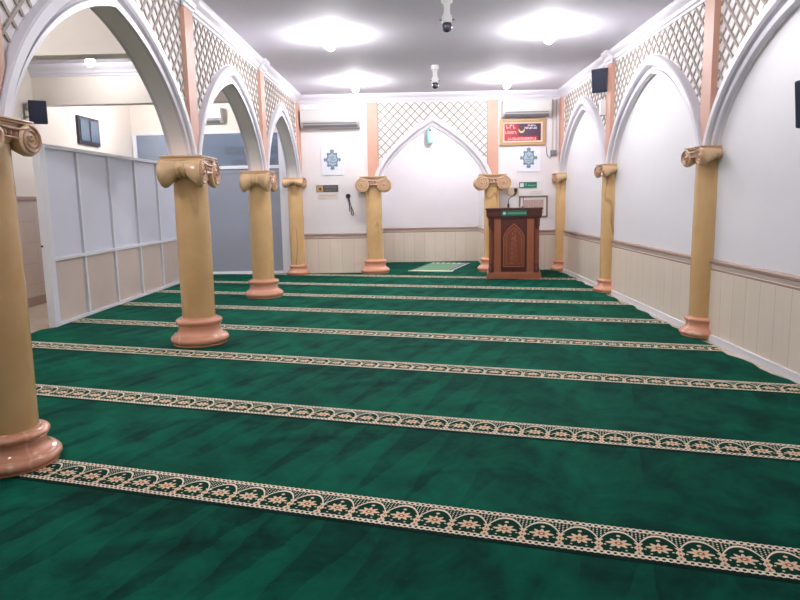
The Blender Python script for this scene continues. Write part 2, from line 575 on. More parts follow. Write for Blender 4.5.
# niche shell
bm = bmesh.new()
box(bm, NX0-.1, NX1+.1, NYB, NYB+.1, -.014, CZ)
box(bm, NX0-.1, NX0, YB+.14, NYB, -.014, CZ); box(bm, NX1, NX1+.1, YB+.14, NYB, -.014, CZ)
wn = struct('wall_niche', bm, WHITE)
bm = bmesh.new()
box(bm, NX0, NX1, NYB-.02, NYB, -.014, .67)
box(bm, NX0, NX0+.02, YB+.14, NYB-.02, -.014, .67); box(bm, NX1-.02, NX1, YB+.14, NYB-.02, -.014, .67)
struct('dado', bm, DADO, wn)
rail([((NX0, NYB), (0, -1)), ((NX1, NYB), (0, -1))], wn)
rail([((NX0, YB+.14), (1, 0)), ((NX0, NYB-.03), (1, 0))], wn)
rail([((NX1, YB+.14), (-1, 0)), ((NX1, NYB-.03), (-1, 0))], wn)

# ------------------------------------------------------------------ side hall: header, glass partition, room behind
YG = 13.3
hd = struct('wall_header', B(-5.48, XB0, YG, YG+.12, 2.79, CZ), CREAM)
struct('header_trim', B(-5.48, XB0, YG-.012, YG, 2.755, 2.80), BASEW, hd)
# small room behind the glass
struct('wall_far', B(-5.48, XB0, 17.2, 17.3, -.014, CZ), GREYB)
struct('wall_inner', B(XB0-.1, XB0, YG+.15, 17.2, -.014, CZ), GREYB)

gp = thing('glass_partition', 'grey frosted glass partition with white frame behind the left columns', 'glass partition', (0, YG, -.014))
PX0, PX1 = -5.46, XB0-.02
for x0, x1 in ((PX0, PX0+.07), (-4.22, -4.15), (-2.60, -2.42)):
    obj('frame_post', B(x0, x1, -.03, .06, 0, 2.765, .004), FRAMEW, gp)
obj('transom', B(PX0, PX1, -.026, .05, 2.085, 2.145, .004), FRAMEW, gp)
obj('bottom_rail', B(PX0, PX1, -.026, .05, 0, .055, .004), FRAMEW, gp)
for x0, x1 in ((PX0+.07, -4.22), (-4.15, -2.60)):
    obj('lower_pane', B(x0, x1, .005, .017, .055, 2.085), FROST, gp)
    obj('upper_pane', B(x0, x1, .005, .017, 2.145, 2.765), CLEAR, gp)
    obj('film_edge', B(x0, x1, -.001, .005, 1.985, 1.997), GREYP, gp)
for k, (x0, x1, z0, z1) in enumerate(((-4.75, -3.35, 2.62, 2.82), (-4.6, -3.4, 2.14, 2.5), (-3.2, -2.5, 2.14, 2.46))):
    bm = bmesh.new(); box(bm, x0, x1, 17.15, 17.2, z0, z1)
    w = struct('window_%d' % (k+2), bm, DARKW)
    bm = bmesh.new()
    for q in (x0+.02, (x0+x1)/2, x1-.02): box(bm, q-.02, q+.02, 17.13, 17.15, z0, z1)
    struct('window_bar', bm, GREYP, w)

# window on the left wall
w1 = struct('window_1', B(-5.48, -5.44, 11.11, 11.85, 2.42, 2.88, .004), plain('dark frame', lin(52, 50, 62), .4))
for a, b in ((11.16, 11.45), (11.51, 11.80)):
    struct('pane', B(-5.438, -5.43, a, b, 2.48, 2.83), WGLASS, w1)

# ------------------------------------------------------------------ white panel partition along the left
pt = thing('panel_partition', 'long white framed partition with pale blue panels above beige ones, left of the columns', 'partition', (-4.215, 7.62, 0))
PL = 5.6
nst = [0.0, .86, 1.74, 2.62, 3.5, 4.38, 5.26]
obj('end_post', B(-.065, .022, -.02, .1, -.012, 2.115, .006), FRAMEW, pt)
for s in nst[1:]:
    obj('stud', B(-.06, .012, s-.022, s+.022, -.012, 2.1, .004), FRAMEW, pt)
obj('top_rail', B(-.075, .03, .1, PL, 2.07, 2.115, .004), FRAMEW, pt)
obj('middle_rail', B(-.06, .014, .1, PL, .765, .81, .004), FRAMEW, pt)
obj('bottom_rail', B(-.06, .02, .1, PL, -.012, .035, .004), FRAMEW, pt)
ends = nst+[PL]
for i in range(7):
    a = ends[i]+(.1 if i == 0 else .022); b = ends[i+1]-(.022 if i < 6 else 0)
    obj('upper_panel', B(-.04, -.022, a, b, .81, 2.07), PANELU, pt)
    obj('lower_panel', B(-.04, -.022, a, b, .035, .765), PANELL, pt)
bm = bmesh.new(); lathe(bm, [(.012, 0), (.012, .01)], 12, Matrix.Translation((-.05, -.02, .95)) @ Matrix.Rotation(PI/2, 4, 'X'))
obj('bolt', bm, BLACK, pt)

# ------------------------------------------------------------------ carpet runners
AL = math.radians(16.2)
ca, sa = math.cos(AL), math.sin(AL)
def tn(x, y): return (x*ca-y*sa, x*sa+y*ca)
def wavy(p, q, amp, n):
    out = []
    for i in range(n):
        f = i/n
        out.append((p[0]+(q[0]-p[0])*f+amp*(math.sin(i*1.7)+.6*math.sin(i*.61+1)+random.uniform(-.5, .5))*.5, p[1]+(q[1]-p[1])*f))
    return out
room = wavy((2.81, -2.0), (2.81, 12.9), .045, 90)
room += [(2.80, 13.08), (NX1-.04, 13.09), (NX1-.03, 15.2), (NX0+.03, 15.2), (NX0+.04, 13.09), (-2.2, 13.1), (-2.45, 13.2), (-4.16, 13.22)]
room += [(-4.21, 7.6)]+wavy((-4.31, 7.45), (-4.31, -2.0), .025, 60)
def clip(poly, n0, keep_above):
    out = []
    for i in range(len(poly)):
        a, b = poly[i], poly[(i+1) % len(poly)]
        ia = (a[1] >= n0) == keep_above; ib = (b[1] >= n0) == keep_above
        if ia: out.append(a)
        if ia != ib:
            f = (n0-a[1])/(b[1]-a[1]); out.append((a[0]+(b[0]-a[0])*f, n0))
    return out
seams = [-1.33, -.03, 1.26, 2.548, 3.79, 5.14, 6.425, 7.725, 9.0, 10.29, 11.63, 16]
names = {1: 'green carpet runner out of the way behind the nearest one, at the bottom edge',
         2: 'plain dark green carpet runner in the foreground, nearest the camera',
         3: 'green carpet runner with the nearest gold floral band, beside the nearest left column base',
         4: 'green carpet runner with the second floral band from the camera',
         5: 'green carpet runner whose floral band passes right in front of the second left column base',
         6: 'green carpet runner whose floral band ends just before the nearest right column',
         7: 'green carpet runner with the fifth floral band from the camera',
         8: 'green carpet runner with the sixth floral band, passing behind the third left column',
         9: 'green carpet runner with the seventh floral band, a little in front of the pulpit',
         10: 'green carpet runner at the back wall running into the niche, under the pulpit'}
rtn = [tn(*p) for p in room]
for k in range(1, len(seams)-1):
    n0, n1 = seams[k]+.002, seams[k+1]-.002
    poly = clip(clip(rtn, n0, True), n1, False)
    if k == 10: pass
    bm = bmesh.new()
    pts = []
    for p in poly:
        q = (p[0], p[1]-seams[k])
        if not pts or (abs(q[0]-pts[-1][0])+abs(q[1]-pts[-1][1])) > 1e-4: pts.append(q)
    prism(bm, pts, lambda u, v: (u, v, -.0135), lambda u, v: (u, v, 0))
    o = obj('carpet_runner', bm, CARPET)
    o.rotation_euler = (0, 0, -AL); o.location = (sa*seams[k], ca*seams[k], 0)
    tag(o, names[k], 'carpet', 'green prayer carpet runners')

# ------------------------------------------------------------------ columns
def half(bm, cut):
    if cut is None: return bm
    r = bmesh.ops.bisect_plane(bm, geom=bm.verts[:]+bm.edges[:]+bm.faces[:], plane_co=(0, cut, 0), plane_no=(0, 1, 0), clear_outer=True)
    es = [e for e in bm.edges if e.is_boundary]
    if es: bmesh.ops.holes_fill(bm, edges=es)
    return bm

def arc(cx, cz, r, a0, a1, n=8):
    return [(cx+r*math.cos(a0+(a1-a0)*i/n), cz+r*math.sin(a0+(a1-a0)*i/n)) for i in range(n+1)]

def base_prof(s, k=1):
    p = [(.2, 0), (.256, 0), (.266, .005), (.266, .02), (.256, .024)]
    p += arc(.244, .058, .04, -.95, 1.15, 9)
    p += [(.258, .1), (.25, .106), (.238, .108), (.226, .116), (.214, .13), (.206, .15), (.203, .17), (.203, .2), (.212, .21), (.217, .212)]
    p += arc(.204, .237, .023, -1.1, 1.3, 7)
    p += [(.2, .264), (.182, .267), (.178, .276), (.155, .278)]
    return [(r*s, z*k) for r, z in p]
def make_meshes(cut, bs=1.0, ss=1.0, low=False, bk=1):
    d = {}
    bm = lathe(bmesh.new(), base_prof(bs, bk), 48); d['base'] = half(bm, cut)
    bm = lathe(bmesh.new(), [(.150*ss, .27*bk), (.153*ss, .6), (.154*ss, 1.1), (.152*ss, 1.5), (.15*ss, 1.56), (.15*ss, 1.72)], 48); d['shaft'] = half(bm, cut)
    # capital: abacus, echinus, saddle with bolsters
    bm = bmesh.new()
    box(bm, -.255, .255, -.205, .205, 1.842, 1.858, .004)
    box(bm, -.24, .24, -.19, .19, 1.824, 1.843, .005)
    lathe(bm, [(.15*ss, 1.625), (.162*ss, 1.63), (.162*ss, 1.645), (.155*ss, 1.65), (.165*ss, 1.67), (.18*ss, 1.69), (.18*ss, 1.72)], 40)
    box(bm, -.225, .225, -.165, .165, 1.69, 1.83)
    box(bm, -.27, .27, -.17, .17, 1.805, 1.828, .004)
    for s in (-1, 1):                                  # rolls: waisted in the middle, flush under the abacus
        hp = [(.11, -.2), (.13, -.196), (.136, -.18), (.134, -.155), (.116, -.11), (.096, -.07), (.085, -.046), (.093, -.04), (.093, -.02), (.084, -.014)]
        pr = hp+[(r, -y) for r, y in hp[::-1]]
        rows = []
        for r, y in pr:
            zc = 1.828-r
            if abs(y) == .2: zc = 1.828-.13
            rows.append([bm.verts.new((s*.208+r*math.cos(2*PI*i/28), y, zc+r*math.sin(2*PI*i/28))) for i in range(28)])
        for p, q in zip(rows, rows[1:]):
            for i in range(28): bm.faces.new((p[i], p[(i+1) % 28], q[(i+1) % 28], q[i]))
        bm.faces.new(rows[0]); bm.faces.new(rows[-1])
    d['capital'] = half(bm, cut)
    # volute: spiral relief with an eye, on the -y face (and one on +y)
    for nm, f in (('vm', -1), ('vp', 1)):
        for s in (-1, 1):
            bm = bmesh.new()
            pts = []; rr = []
            N = 60
            for i in range(N+1):
                a = i/N; th = PI/2-s*a*2.4*2*PI*-1
                r = .104*(1-a)**.9+.014
                pts.append((s*.208+s*r*math.cos(PI/2-a*2.4*2*PI)*1, f*.2, 1.696+r*math.sin(PI/2-a*2.4*2*PI))); rr.append(.0125*(1-.45*a))
            tube(bm, pts, rr, 6)
            ball(bm, (s*.208, f*.2, 1.696), .022, 10)
            d['volute%s%d' % (nm, s)] = bm
        bm = bmesh.new()                              # carved egg band between the scrolls
        for i in range(-1, 2):
            ball(bm, (i*.06, f*.175, 1.735), .027, 10, (.85, .9, 1.35))
        pts = [(-.2+.4*i/12, f*.196, 1.79-.02*math.sin(PI*i/12)) for i in range(13)]
        tube(bm, pts, .011, 6)
        pts = [(-.16+.32*i/12, f*.19, 1.70-.0*math.sin(PI*i/12)) for i in range(13)]
        tube(bm, pts, .011, 6)
        box(bm, -.13, .13, min(f*.165, f*.18), max(f*.165, f*.18), 1.70, 1.80)
        d['carving'+nm] = bm
    me = {}
    for k, bm in d.items():
        if low and k not in ('base', 'shaft'):
            for v in bm.verts:
                v.co.z = 1.858-(1.858-v.co.z)*.62; v.co.x *= .8; v.co.y *= .94
    for k, bm in d.items():
        m = bpy.data.meshes.new(k.rstrip('-10vmp') or k)
        bmesh.ops.recalc_face_normals(bm, faces=bm.faces); bm.to_mesh(m); bm.free()
        m.materials.append({'base': PMARB, 'shaft': YMARB, 'capital': CAPM}.get(k, CARVE))
        for p in m.polygons: p.use_smooth = True
        m.set_sharp_from_angle(angle=math.radians(35))
        me[k] = m
    return me
def link(name, me, parent):
    o = bpy.data.objects.new(name, me); COL.objects.link(o); o.parent = parent; return o
FULL = make_meshes(None); WIDE = make_meshes(None, 1.01, 1.07); HALF = make_meshes(0.0, .82, .95, True, .72); SMALL = make_meshes(None, .78, .92, True, .72); LOW = make_meshes(None, .9, 1, True, .74)
def column(label, x, y, rz, ms, both=True):
    t = thing('column', label, 'column', (x, y, 0), rz, 'marble columns of the prayer hall')
    link('base', ms['base'], t); link('shaft', ms['shaft'], t)
    c = link('capital', ms['capital'], t)
    for f in (('vm', 'vp') if both else ('vm',)):
        for s in (-1, 1): link('volute', ms['volute%s%d' % (f, s)], c)
        link('carving', ms['carving'+f], c)
    return t
column('large ochre marble column cut by the left edge of the photo, nearest the camera', XL, YC_L[0], PI/2, LOW)
column('ochre marble column standing at the near end of the white panel partition, second in the left row', XL+.065, YC_L[1]-.10, PI/2, WIDE)
column('ochre marble column in front of the grey glass, third in the left row', XL, YC_L[2]-.04, PI/2, WIDE)
column('slim ochre column against the back wall at the far end of the left row', XL, YC_L[3], PI/2, SMALL)
column('ochre column half sunk in the right wall, nearest of the three there', XR+RC, YC_R[1], -PI/2, HALF, False)
column('ochre column half sunk in the right wall below the black loudspeaker', XR+RC, YC_R[2], -PI/2, HALF, False)
column('ochre column in the far right corner behind the pulpit', XR+RC, YC_R[3], -PI/2, HALF, False)
column('ochre column with front scrolls at the left side of the niche', MC-1.15, 12.97, 0, FULL)
column('ochre column with front scrolls right of the niche, partly behind the pulpit', MC+1.125, 12.97, 0, FULL)

# ------------------------------------------------------------------ pulpit
def pointed(cx, w, z0, zs, za, n=10):
    r = [(cx+w*a, za-(za-zs)*d) for a, d in bez([(0, 0), (.34, .2), (.86, .58), (1, 1)], n)]
    l = [(cx-w*a, za-(za-zs)*d) for a, d in bez([(0, 0), (.34, .2), (.86, .58), (1, 1)], n)]
    return [(cx-w, z0)]+l[::-1]+r[1:]+[(cx+w, z0)]
pu = thing('pulpit', 'carved dark wooden pulpit with green name plate, in front of the right niche column', 'pulpit', (1.765, 11.62, 0), -.145)
obj('plinth', box(B(-.47, .47, -.0, .62, 0, .09, .006), -.45, .45, .015, .6, .09, .115, .006), WOODL, pu)
obj('body', B(-.435, .435, .075, .57, .115, 1.07, .004), WOOD, pu)
bm = B(-.455, .455, .02, .6, 1.05, 1.085, .005); box(bm, -.475, .475, 0, .62, 1.085, 1.2, .006); box(bm, -.49, .49, -.03, .63, 1.2, 1.235, .008)
obj('top', bm, WOODD, pu)
for s in (-1, 1):
    c = s*.395
    bm = bmesh.new()
    lathe(bm, [(.046, .115), (.046, .2), (.035, .215), (.03, .25), (.036, .27), (.038, .55), (.034, .86), (.04, .87), (.03, .885), (.046, .93), (.05, 1.05)], 20, Matrix.Translation((c, .045, 0)))
    for f in bm.faces:
        if f.calc_center_median().z > .865 or f.calc_center_median().z < .26: f.material_index = 1
    obj('colonnette', bm, [WOOD, WOODD], pu, smooth=True)
    obj('side_board', B(s*.285-.06, s*.285+.06, .045, .075, .115, 1.05, .004), WOODL, pu)  # light wood, widened so its tone also stands in for a gloss highlight
# recessed dark frame with a carved arched panel
fr = obj('panel_frame', B(-.225, .225, .05, .075, .115, 1.05, .004), WOODD, pu)
bm = bmesh.new(); prism(bm, pointed(0, .185, .2, .74, .97), lambda u, v: (u, .05, v), lambda u, v: (u, .028, v)); 
dp = obj('door_panel', bm, WOOD, pu)
bm = bmesh.new()
for w, r in ((.175, .009), (.13, .007)):
    P = pointed(0, w, .215+(.175-w), .735, .955-(.175-w)*1.4)
    tube(bm, [(u, .026, v) for u, v in P], r, 6, closed=True)
for k in range(14):                                     # carved scrolling leaves
    z = .29+.042*k; s = 1 if k % 2 else -1
    pts = [(s*(.012+.05*math.sin(a)*(1-.05*k)), .026, z+.028*math.cos(a*1.4)) for a in [i*.45 for i in range(9)]]
    tube(bm, pts, .0055, 5)
ball(bm, (0, .026, .70), .03, 10, (1, .4, 1))
obj('carving', bm, WOODL, dp)
pl = obj('name_plate', B(-.215, .215, -.012, 0, 1.095, 1.19, .003), GREEN, pu)
bm = bmesh.new(); lathe(bm, [(.026, 0), (.026, .004)], 20, Matrix.Translation((-.165, -.012, 1.143)) @ Matrix.Rotation(PI/2, 4, 'X'))
obj('emblem', bm, plain('pale ink', lin(220, 232, 222), .5), pl)
bm = bmesh.new(); x = -.11
while x < .19:
    w = random.uniform(.012, .028); box(bm, x, x+w, -.0145, -.0125, 1.128, 1.158); x += w+.01
obj('lettering', bm, plain('pale green ink', lin(120, 178, 150), .5), pl)

mc = thing('microphone', 'black gooseneck microphone on the left of the pulpit top', 'microphone', (1.70, 11.86, 1.235))
obj('base', lathe(bmesh.new(), [(.018, 0), (.018, .06), (.014, .07), (.009, .075)], 14), BLACK, mc)
obj('gooseneck', tube(bmesh.new(), [(0, 0, .06), (0, 0, .11), (.01, 0, .15), (.035, -.01, .18), (.07, -.02, .195), (.1, -.03, .215)], .007, 8), CABLE, mc)
obj('head', tube(bmesh.new(), [(.09, -.028, .205), (.105, -.032, .225), (.125, -.038, .26), (.135, -.04, .275)], [.009, .018, .02, .012], 10), BLACK, mc, smooth=True)
mc = thing('microphone', 'small thin dark microphone rod right of the middle of the pulpit top', 'microphone', (1.955, 11.86, 1.235))
obj('base', lathe(bmesh.new(), [(.03, 0), (.03, .012), (.01, .02)], 16), WOODD, mc)
obj('rod', tube(bmesh.new(), [(0, 0, .015), (.004, 0, .12), (.008, 0, .2)], .005, 8), CABLE, mc)

# ------------------------------------------------------------------ prayer rug in the niche
def rug_mat():
    m, nt, b = new_mat('sage rug'); vec, x, y, z = coords(nt)
    sage = lin(96, 150, 112)
    mid = mix(nt, noise(nt, vec, 9, 3), sage, lin(120, 160, 120))
    bars = ((x/.12).fr()-.5).abs().lt(.3)
    col = mix(nt, y.lt(.16), mid, lin(226, 222, 196))
    col = mix(nt, y.gt(1.58)*bars, col, lin(220, 222, 210))
    dark = x.gt(.76)
    chk = (((y/.2).fr()-.5).abs()+((x/.1).fr()-.5).abs()).lt(.42)
    col = mix(nt, dark*y.gt(.16), col, lin(66, 80, 102))
    col = mix(nt, dark*chk, col, lin(214, 218, 216))
    col = mix(nt, x.lt(.05)*y.gt(.1), col, lin(58, 76, 100))
    nt.links.new(col, b.inputs['Base Color']); b.inputs['Roughness'].default_value = .9
    return m
o = obj('prayer_rug', B(0, .9, 0, 1.75, 0, .008, .003), rug_mat())
o.location = (-.10, 13.2, .0005); o.rotation_euler = (0, 0, -.3)
tag(o, 'sage green prayer rug with cream end lying on the niche floor', 'rug')

# ------------------------------------------------------------------ air conditioners
ACP = plain('off white plastic', lin(204, 201, 198), .35, var=.01)
def air_con(label, x, y, z, w, h, d):
    t = thing('air_conditioner', label, 'air conditioner', (x, y+.003, z), 0, 'wall air conditioners')
    prof = [(0, 0), (-d*.62, 0), (-d*.86, h*.16), (-d, h*.30), (-d, h*.9), (-d*.9, h), (0, h)]
    bm = bmesh.new(); prism(bm, prof, lambda u, v: (-w/2, u, v), lambda u, v: (w/2, u, v))
    obj('body', bm, ACP, t)
    obj('front_panel', B(-w/2+.006, w/2-.006, -d-.012, -d, h*.34, h*.93, .005), ACP, t)
    obj('air_slot', B(-w/2+.05, w/2-.06, -d-.002, -d*.84, h*.215, h*.275), GREYP, t)
    bm = bmesh.new(); prism(bm, [(-d*.6, -.004), (-d*.84, h*.14), (-d*.85, h*.18), (-d*.6, .02)], lambda u, v: (-w/2+.04, u, v), lambda u, v: (w/2-.04, u, v))
    obj('louver', bm, GREYP, t)
    return t
air_con('white split air conditioner high on the back wall, left of the niche', -1.53, YB, 2.79, 1.12, .34, .24)
air_con('white split air conditioner high on the back wall, above the red framed board', 2.2, YB, 2.925, .92, .31, .22)
air_con('white air conditioner on the cream header seen through the second left arch', -4.09, YG, 2.95, .9, .28, .2)

# ------------------------------------------------------------------ lettering and wall signs
def strokes(bm, x0, x1, z0, z1, y, mi=0, gap=.25, th=.002):
    h = z1-z0; x = x0
    while x < x1-.3*h:
        w = h*random.uniform(.35, .75); k = random.random(); s = h*.2
        box(bm, x, x+s*.8, y-th, y, z0, z1, 0, mi)
        if k > .3: box(bm, x, x+w, y-th, y, z1-s, z1, 0, mi)
        if k < .7: box(bm, x, x+w, y-th, y, z0, z0+s, 0, mi)
        if .2 < k < .8: box(bm, x+w-s*.8, x+w, y-th, y, z0, z0+h*.55, 0, mi)
        x += w+h*gap
    return bm

fb = thing('framed_board', 'gold framed red and dark display board under the right air conditioner', 'framed board', (2.15, YB, 2.40))
bm = bmesh.new()
def frame(bm, x0, x1, z0, z1, w, d, y=0, mi=0):
    box(bm, x0, x0+w, y-d, y, z0, z1, .004, mi); box(bm, x1-w, x1, y-d, y, z0, z1, .004, mi)
    box(bm, x0+w, x1-w, y-d, y, z0, z0+w, .004, mi); box(bm, x0+w, x1-w, y-d, y, z1-w, z1, .004, mi)
    return bm
frame(bm, -.44, .44, 0, .5, .06, .05)
obj('frame', bm, GOLD, fb)
obj('mat_border', frame(bmesh.new(), -.38, .38, .06, .44, .03, .03), CREAMP, fb)
RED = plain('red board', lin(166, 48, 58), .4, var=.15, scale=5); PURP = plain('dark plum board', lin(78, 52, 74), .4, var=.15, scale=5)
bm = B(-.35, .35, -.012, 0, .09, .41); obj('board', bm, PURP, fb)
bm = B(-.35, -.08, -.015, -.012, .175, .41); box(bm, -.35, .3, -.015, -.012, .09, .175)
bd = obj('red_field', bm, RED, fb)
PINK = plain('lit pink characters', lin(255, 190, 185), .5, emit=.5); PWHITE = plain('lit white characters', lin(235, 235, 245), .5, emit=.4)
for q in ((-.31, -.12, .325, .39), (-.33, -.12, .225, .27), (-.28, .25, .11, .15)): obj('text_line', strokes(bmesh.new(), *q, -.015), PINK, fb)
for q in ((.1, .25, .365, .388), (.04, .29, .31, .345)): obj('text_line', strokes(bmesh.new(), *q, -.012), PWHITE, fb, label='white text line')
bm = bmesh.new()                                        # pale yellow crescent
o_ = [(-.02+.06*math.cos(a), .295+.06*math.sin(a)) for a in [PI*.95+i*PI*1.1/14 for i in range(15)]]
i_ = [(-.02+.047*math.cos(a), .32+.05*math.sin(a)) for a in [PI*2.0-i*PI*1.0/14 for i in range(15)]]
prism(bm, o_+i_, lambda u, v: (u, -.012, v), lambda u, v: (u, -.016, v))
obj('crescent', bm, plain('pale yellow', lin(230, 205, 130), .5), fb)

def calligraphy(label, x, z, w, h, kind):
    t = thing('calligraphy_panel', label, 'calligraphy panel', (x, YB+.003, z), 0, 'white calligraphy panels')
    obj('panel', B(-w/2, w/2, -.018, 0, 0, h, .003), plain('white board', lin(236, 238, 246), .4, var=.01), t)
    c = (0, h*.54)
    def lob(th, s): 
        r = 1+.1*abs(math.cos(4*th))+.05*math.cos(8*th)
        return (c[0]+.098*s*r*math.cos(th), c[1]+.128*s*r*math.sin(th))
    bm = bmesh.new()
    N = 64
    o = [lob(2*PI*i/N, 1.12) for i in range(N)]; q = [lob(2*PI*i/N, .84) for i in range(N)]
    vo = [[bm.verts.new((p[0], y, p[1])) for p in L] for L in (o, q) for y in (-.018, -.022)]
    for i in range(N):
        j = (i+1) % N
        bm.faces.new((vo[1][i], vo[1][j], vo[3][j], vo[3][i])); bm.faces.new((vo[0][i], vo[0][j], vo[1][j], vo[1][i])); bm.faces.new((vo[2][i], vo[2][j], vo[3][j], vo[3][i]))
    for dx, dz, sx, sz in ((0, .165, .045, .03), (0, -.165, .045, .03), (.145, 0, .022, .036), (-.145, 0, .022, .036)):
        ball(bm, (c[0]+dx, -.02, c[1]+dz), 1, 10, (sx, .004, sz))
    for a in range(4):
        th = PI/4+a*PI/2
        ball(bm, (c[0]+.115*math.cos(th), -.02, c[1]+.155*math.sin(th)), 1, 10, (.025, .004, .025))
    obj('medallion', bm, INKB, t)
    PB = plain('pale blue ink', lin(176, 192, 208), .6)
    bm = bmesh.new(); prism(bm, [lob(2*PI*i/N, .84) for i in range(N)], lambda u, v: (u, -.018, v), lambda u, v: (u, -.020, v))
    obj('ground', bm, PB, t)
    bm = bmesh.new()
    S = [[(-.05, .03), (-.01, .06), (.03, .045), (.0, .02), (-.03, .0), (.02, -.01), (.06, .01)],
         [(-.065, -.05), (-.03, -.035), (.0, -.06), (.05, -.055), (.065, -.03)], [(.02, .08), (.03, .05), (.01, .03)]] if kind else \
        [[(-.03, .075), (-.03, .03), (-.01, .0), (.04, .02), (.05, .06)], [(-.06, -.02), (-.02, -.04), (.01, -.02), (.05, -.04), (.02, -.075), (-.04, -.07)], [(.0, .05), (.01, .0)]]
    for s in S: tube(bm, [(c[0]+a, -.02, c[1]+b) for a, b in s], .0085, 6)
    obj('script', bm, INKB, t)
    return t
calligraphy('white square panel with blue calligraphy medallion left of the niche, above the dark sign', -1.53, 1.905, .44, .55, 1)
calligraphy('white panel with blue calligraphy medallion right of the niche, under the framed board', 2.27, 1.9, .46, .49, 0)

sg = thing('wall_sign', 'small dark grey and gold sign below the left calligraphy panel', 'sign', (-1.645, YB, 1.585))
obj('plate', B(-.215, .215, -.012, 0, 0, .135, .003), plain('dark grey sign', lin(84, 80, 82), .4), sg)
ic = obj('icon_square', B(-.205, -.085, -.015, -.012, .008, .127), plain('tan sign', lin(196, 164, 112), .4), sg)
bm = bmesh.new(); ball(bm, (-.135, -.016, .06), 1, 10, (.022, .002, .026)); tube(bm, [(-.165, -.016, .11), (-.16, -.016, .05), (-.12, -.016, .025)], .006, 6)
obj('icon', bm, plain('dark brown ink', lin(70, 48, 30), .5), sg)
PGI = plain('pale grey ink', lin(160, 158, 160), .5)
for q in ((-.06, .19, .08, .105), (-.06, .16, .03, .05)): obj('text_line', strokes(bmesh.new(), *q, -.012), PGI, sg)
sg = thing('paper_notice', 'faint white paper notice directly under the small dark grey sign', 'notice', (-1.64, YB+.002, 1.435))
obj('paper', B(-.2, .2, -.004, 0, 0, .12), plain('off white paper', lin(226, 216, 208), .6), sg)
BGI = plain('brown grey ink', lin(140, 124, 118), .6)
for q in ((-.16, .15, .07, .088), (-.17, -.03, .02, .034)): obj('text_line', strokes(bmesh.new(), *q, -.004, th=.001), BGI, sg)

sg = thing('green_sign', 'small green sign with white square above the picture right of the niche', 'sign', (2.265, YB, 1.59))
obj('plate', B(-.17, .17, -.012, 0, 0, .115, .003), GREEN, sg)
obj('icon_square', B(-.155, -.085, -.015, -.012, .02, .095), PLASTIC, sg)
PI2 = plain('pale ink two', lin(190, 216, 204), .5)
for q in ((-.06, -.01, .04, .085), (.0, .145, .04, .062)): obj('text_line', strokes(bmesh.new(), *q, -.012), PI2, sg)
sg = thing('paper_notice', 'faint paper notice between the green sign and the framed print', 'notice', (2.43, YB+.002, 1.455))
obj('paper', B(-.14, .14, -.004, 0, 0, .1), plain('white paper', lin(232, 226, 222), .6), sg)
EGI = plain('beige grey ink', lin(170, 160, 152), .6)
for q in ((-.11, .1, .02, .034), (-.1, .11, .06, .072)): obj('text_line', strokes(bmesh.new(), *q, -.004, th=.001), EGI, sg)

pf = thing('framed_print', 'grey framed print with columns of small writing, half behind the pulpit', 'framed print', (2.37, YB, 1.02))
obj('frame', frame(bmesh.new(), -.28, .28, 0, .42, .03, .025), plain('grey brown frame', lin(124, 112, 100), .4), pf)
obj('mount', B(-.25, .25, -.008, 0, .03, .39), plain('white mount', lin(236, 230, 226), .6), pf)
obj('print', B(-.19, .2, -.01, -.008, .07, .345), plain('dusty pink paper', lin(206, 178, 172), .6, var=.1, scale=20), pf)
bm = bmesh.new()
for r in range(9):
    for q in range(4): strokes(bm, -.18+.095*q, -.1+.095*q, .085+.028*r, .1+.028*r, -.01, th=.001)
obj('writing', bm, plain('mauve ink', lin(156, 126, 126), .6), pf)

# sockets, hook and cables
so = thing('power_outlet', 'cream wall outlet with a dark plug behind the pulpit microphone', 'outlet', (1.98, YB, 1.46))
obj('plate', B(-.11, .11, -.03, 0, 0, .15, .006), plain('cream outlet', lin(222, 200, 168), .4), so)
bm = bmesh.new(); box(bm, .01, .07, -.07, -.03, .06, .13, .008); obj('plug', bm, BLACK, so)
hk = thing('hanging_cable', 'black cable looped over a round black knob left of the niche', 'cable', (-1.24, YB, 1.5))
bm = bmesh.new(); lathe(bm, [(.03, 0), (.045, .01), (.045, .035), (.03, .05)], 16, Matrix.Rotation(PI/2, 4, 'X')); obj('knob', bm, BLACK, hk, smooth=True)
bm = bmesh.new()
tube(bm, [(.01, -.03, -.02), (.03, -.025, -.1), (.05, -.02, -.2), (.09, -.02, -.3), (.1, -.02, -.36), (.07, -.02, -.38), (.05, -.02, -.33), (.05, -.02, -.2), (.02, -.03, -.05)], .008, 6)
tube(bm, [(0, -.03, -.02), (.02, -.02, -.16), (.02, -.02, -.3)], .008, 6)
obj('loops', bm, CABLE, hk)
cd = thing('cable_conduit', 'thin white vertical cable pipes in the far right corner above the corner column', 'conduit', (2.72, YB+.003, 2.0))
bm = bmesh.new()
for dx in (0, .07): tube(bm, [(dx, -.02, .28), (dx, -.02, 1.25)], .011, 8)
obj('pipes', bm, plain('grey white pipe', lin(196, 190, 188), .5), cd)
obj('junction_box', B(-.03, .08, -.05, 0, .2, .3, .006), GREYP, cd)
bm = bmesh.new(); tube(bm, [(-.11, -.012, .36), (-.11, -.012, .3), (-.09, -.012, .2), (-.04, -.012, .15), (.0, -.015, .21)], .006, 6)
obj('wire', bm, CABLE, cd)

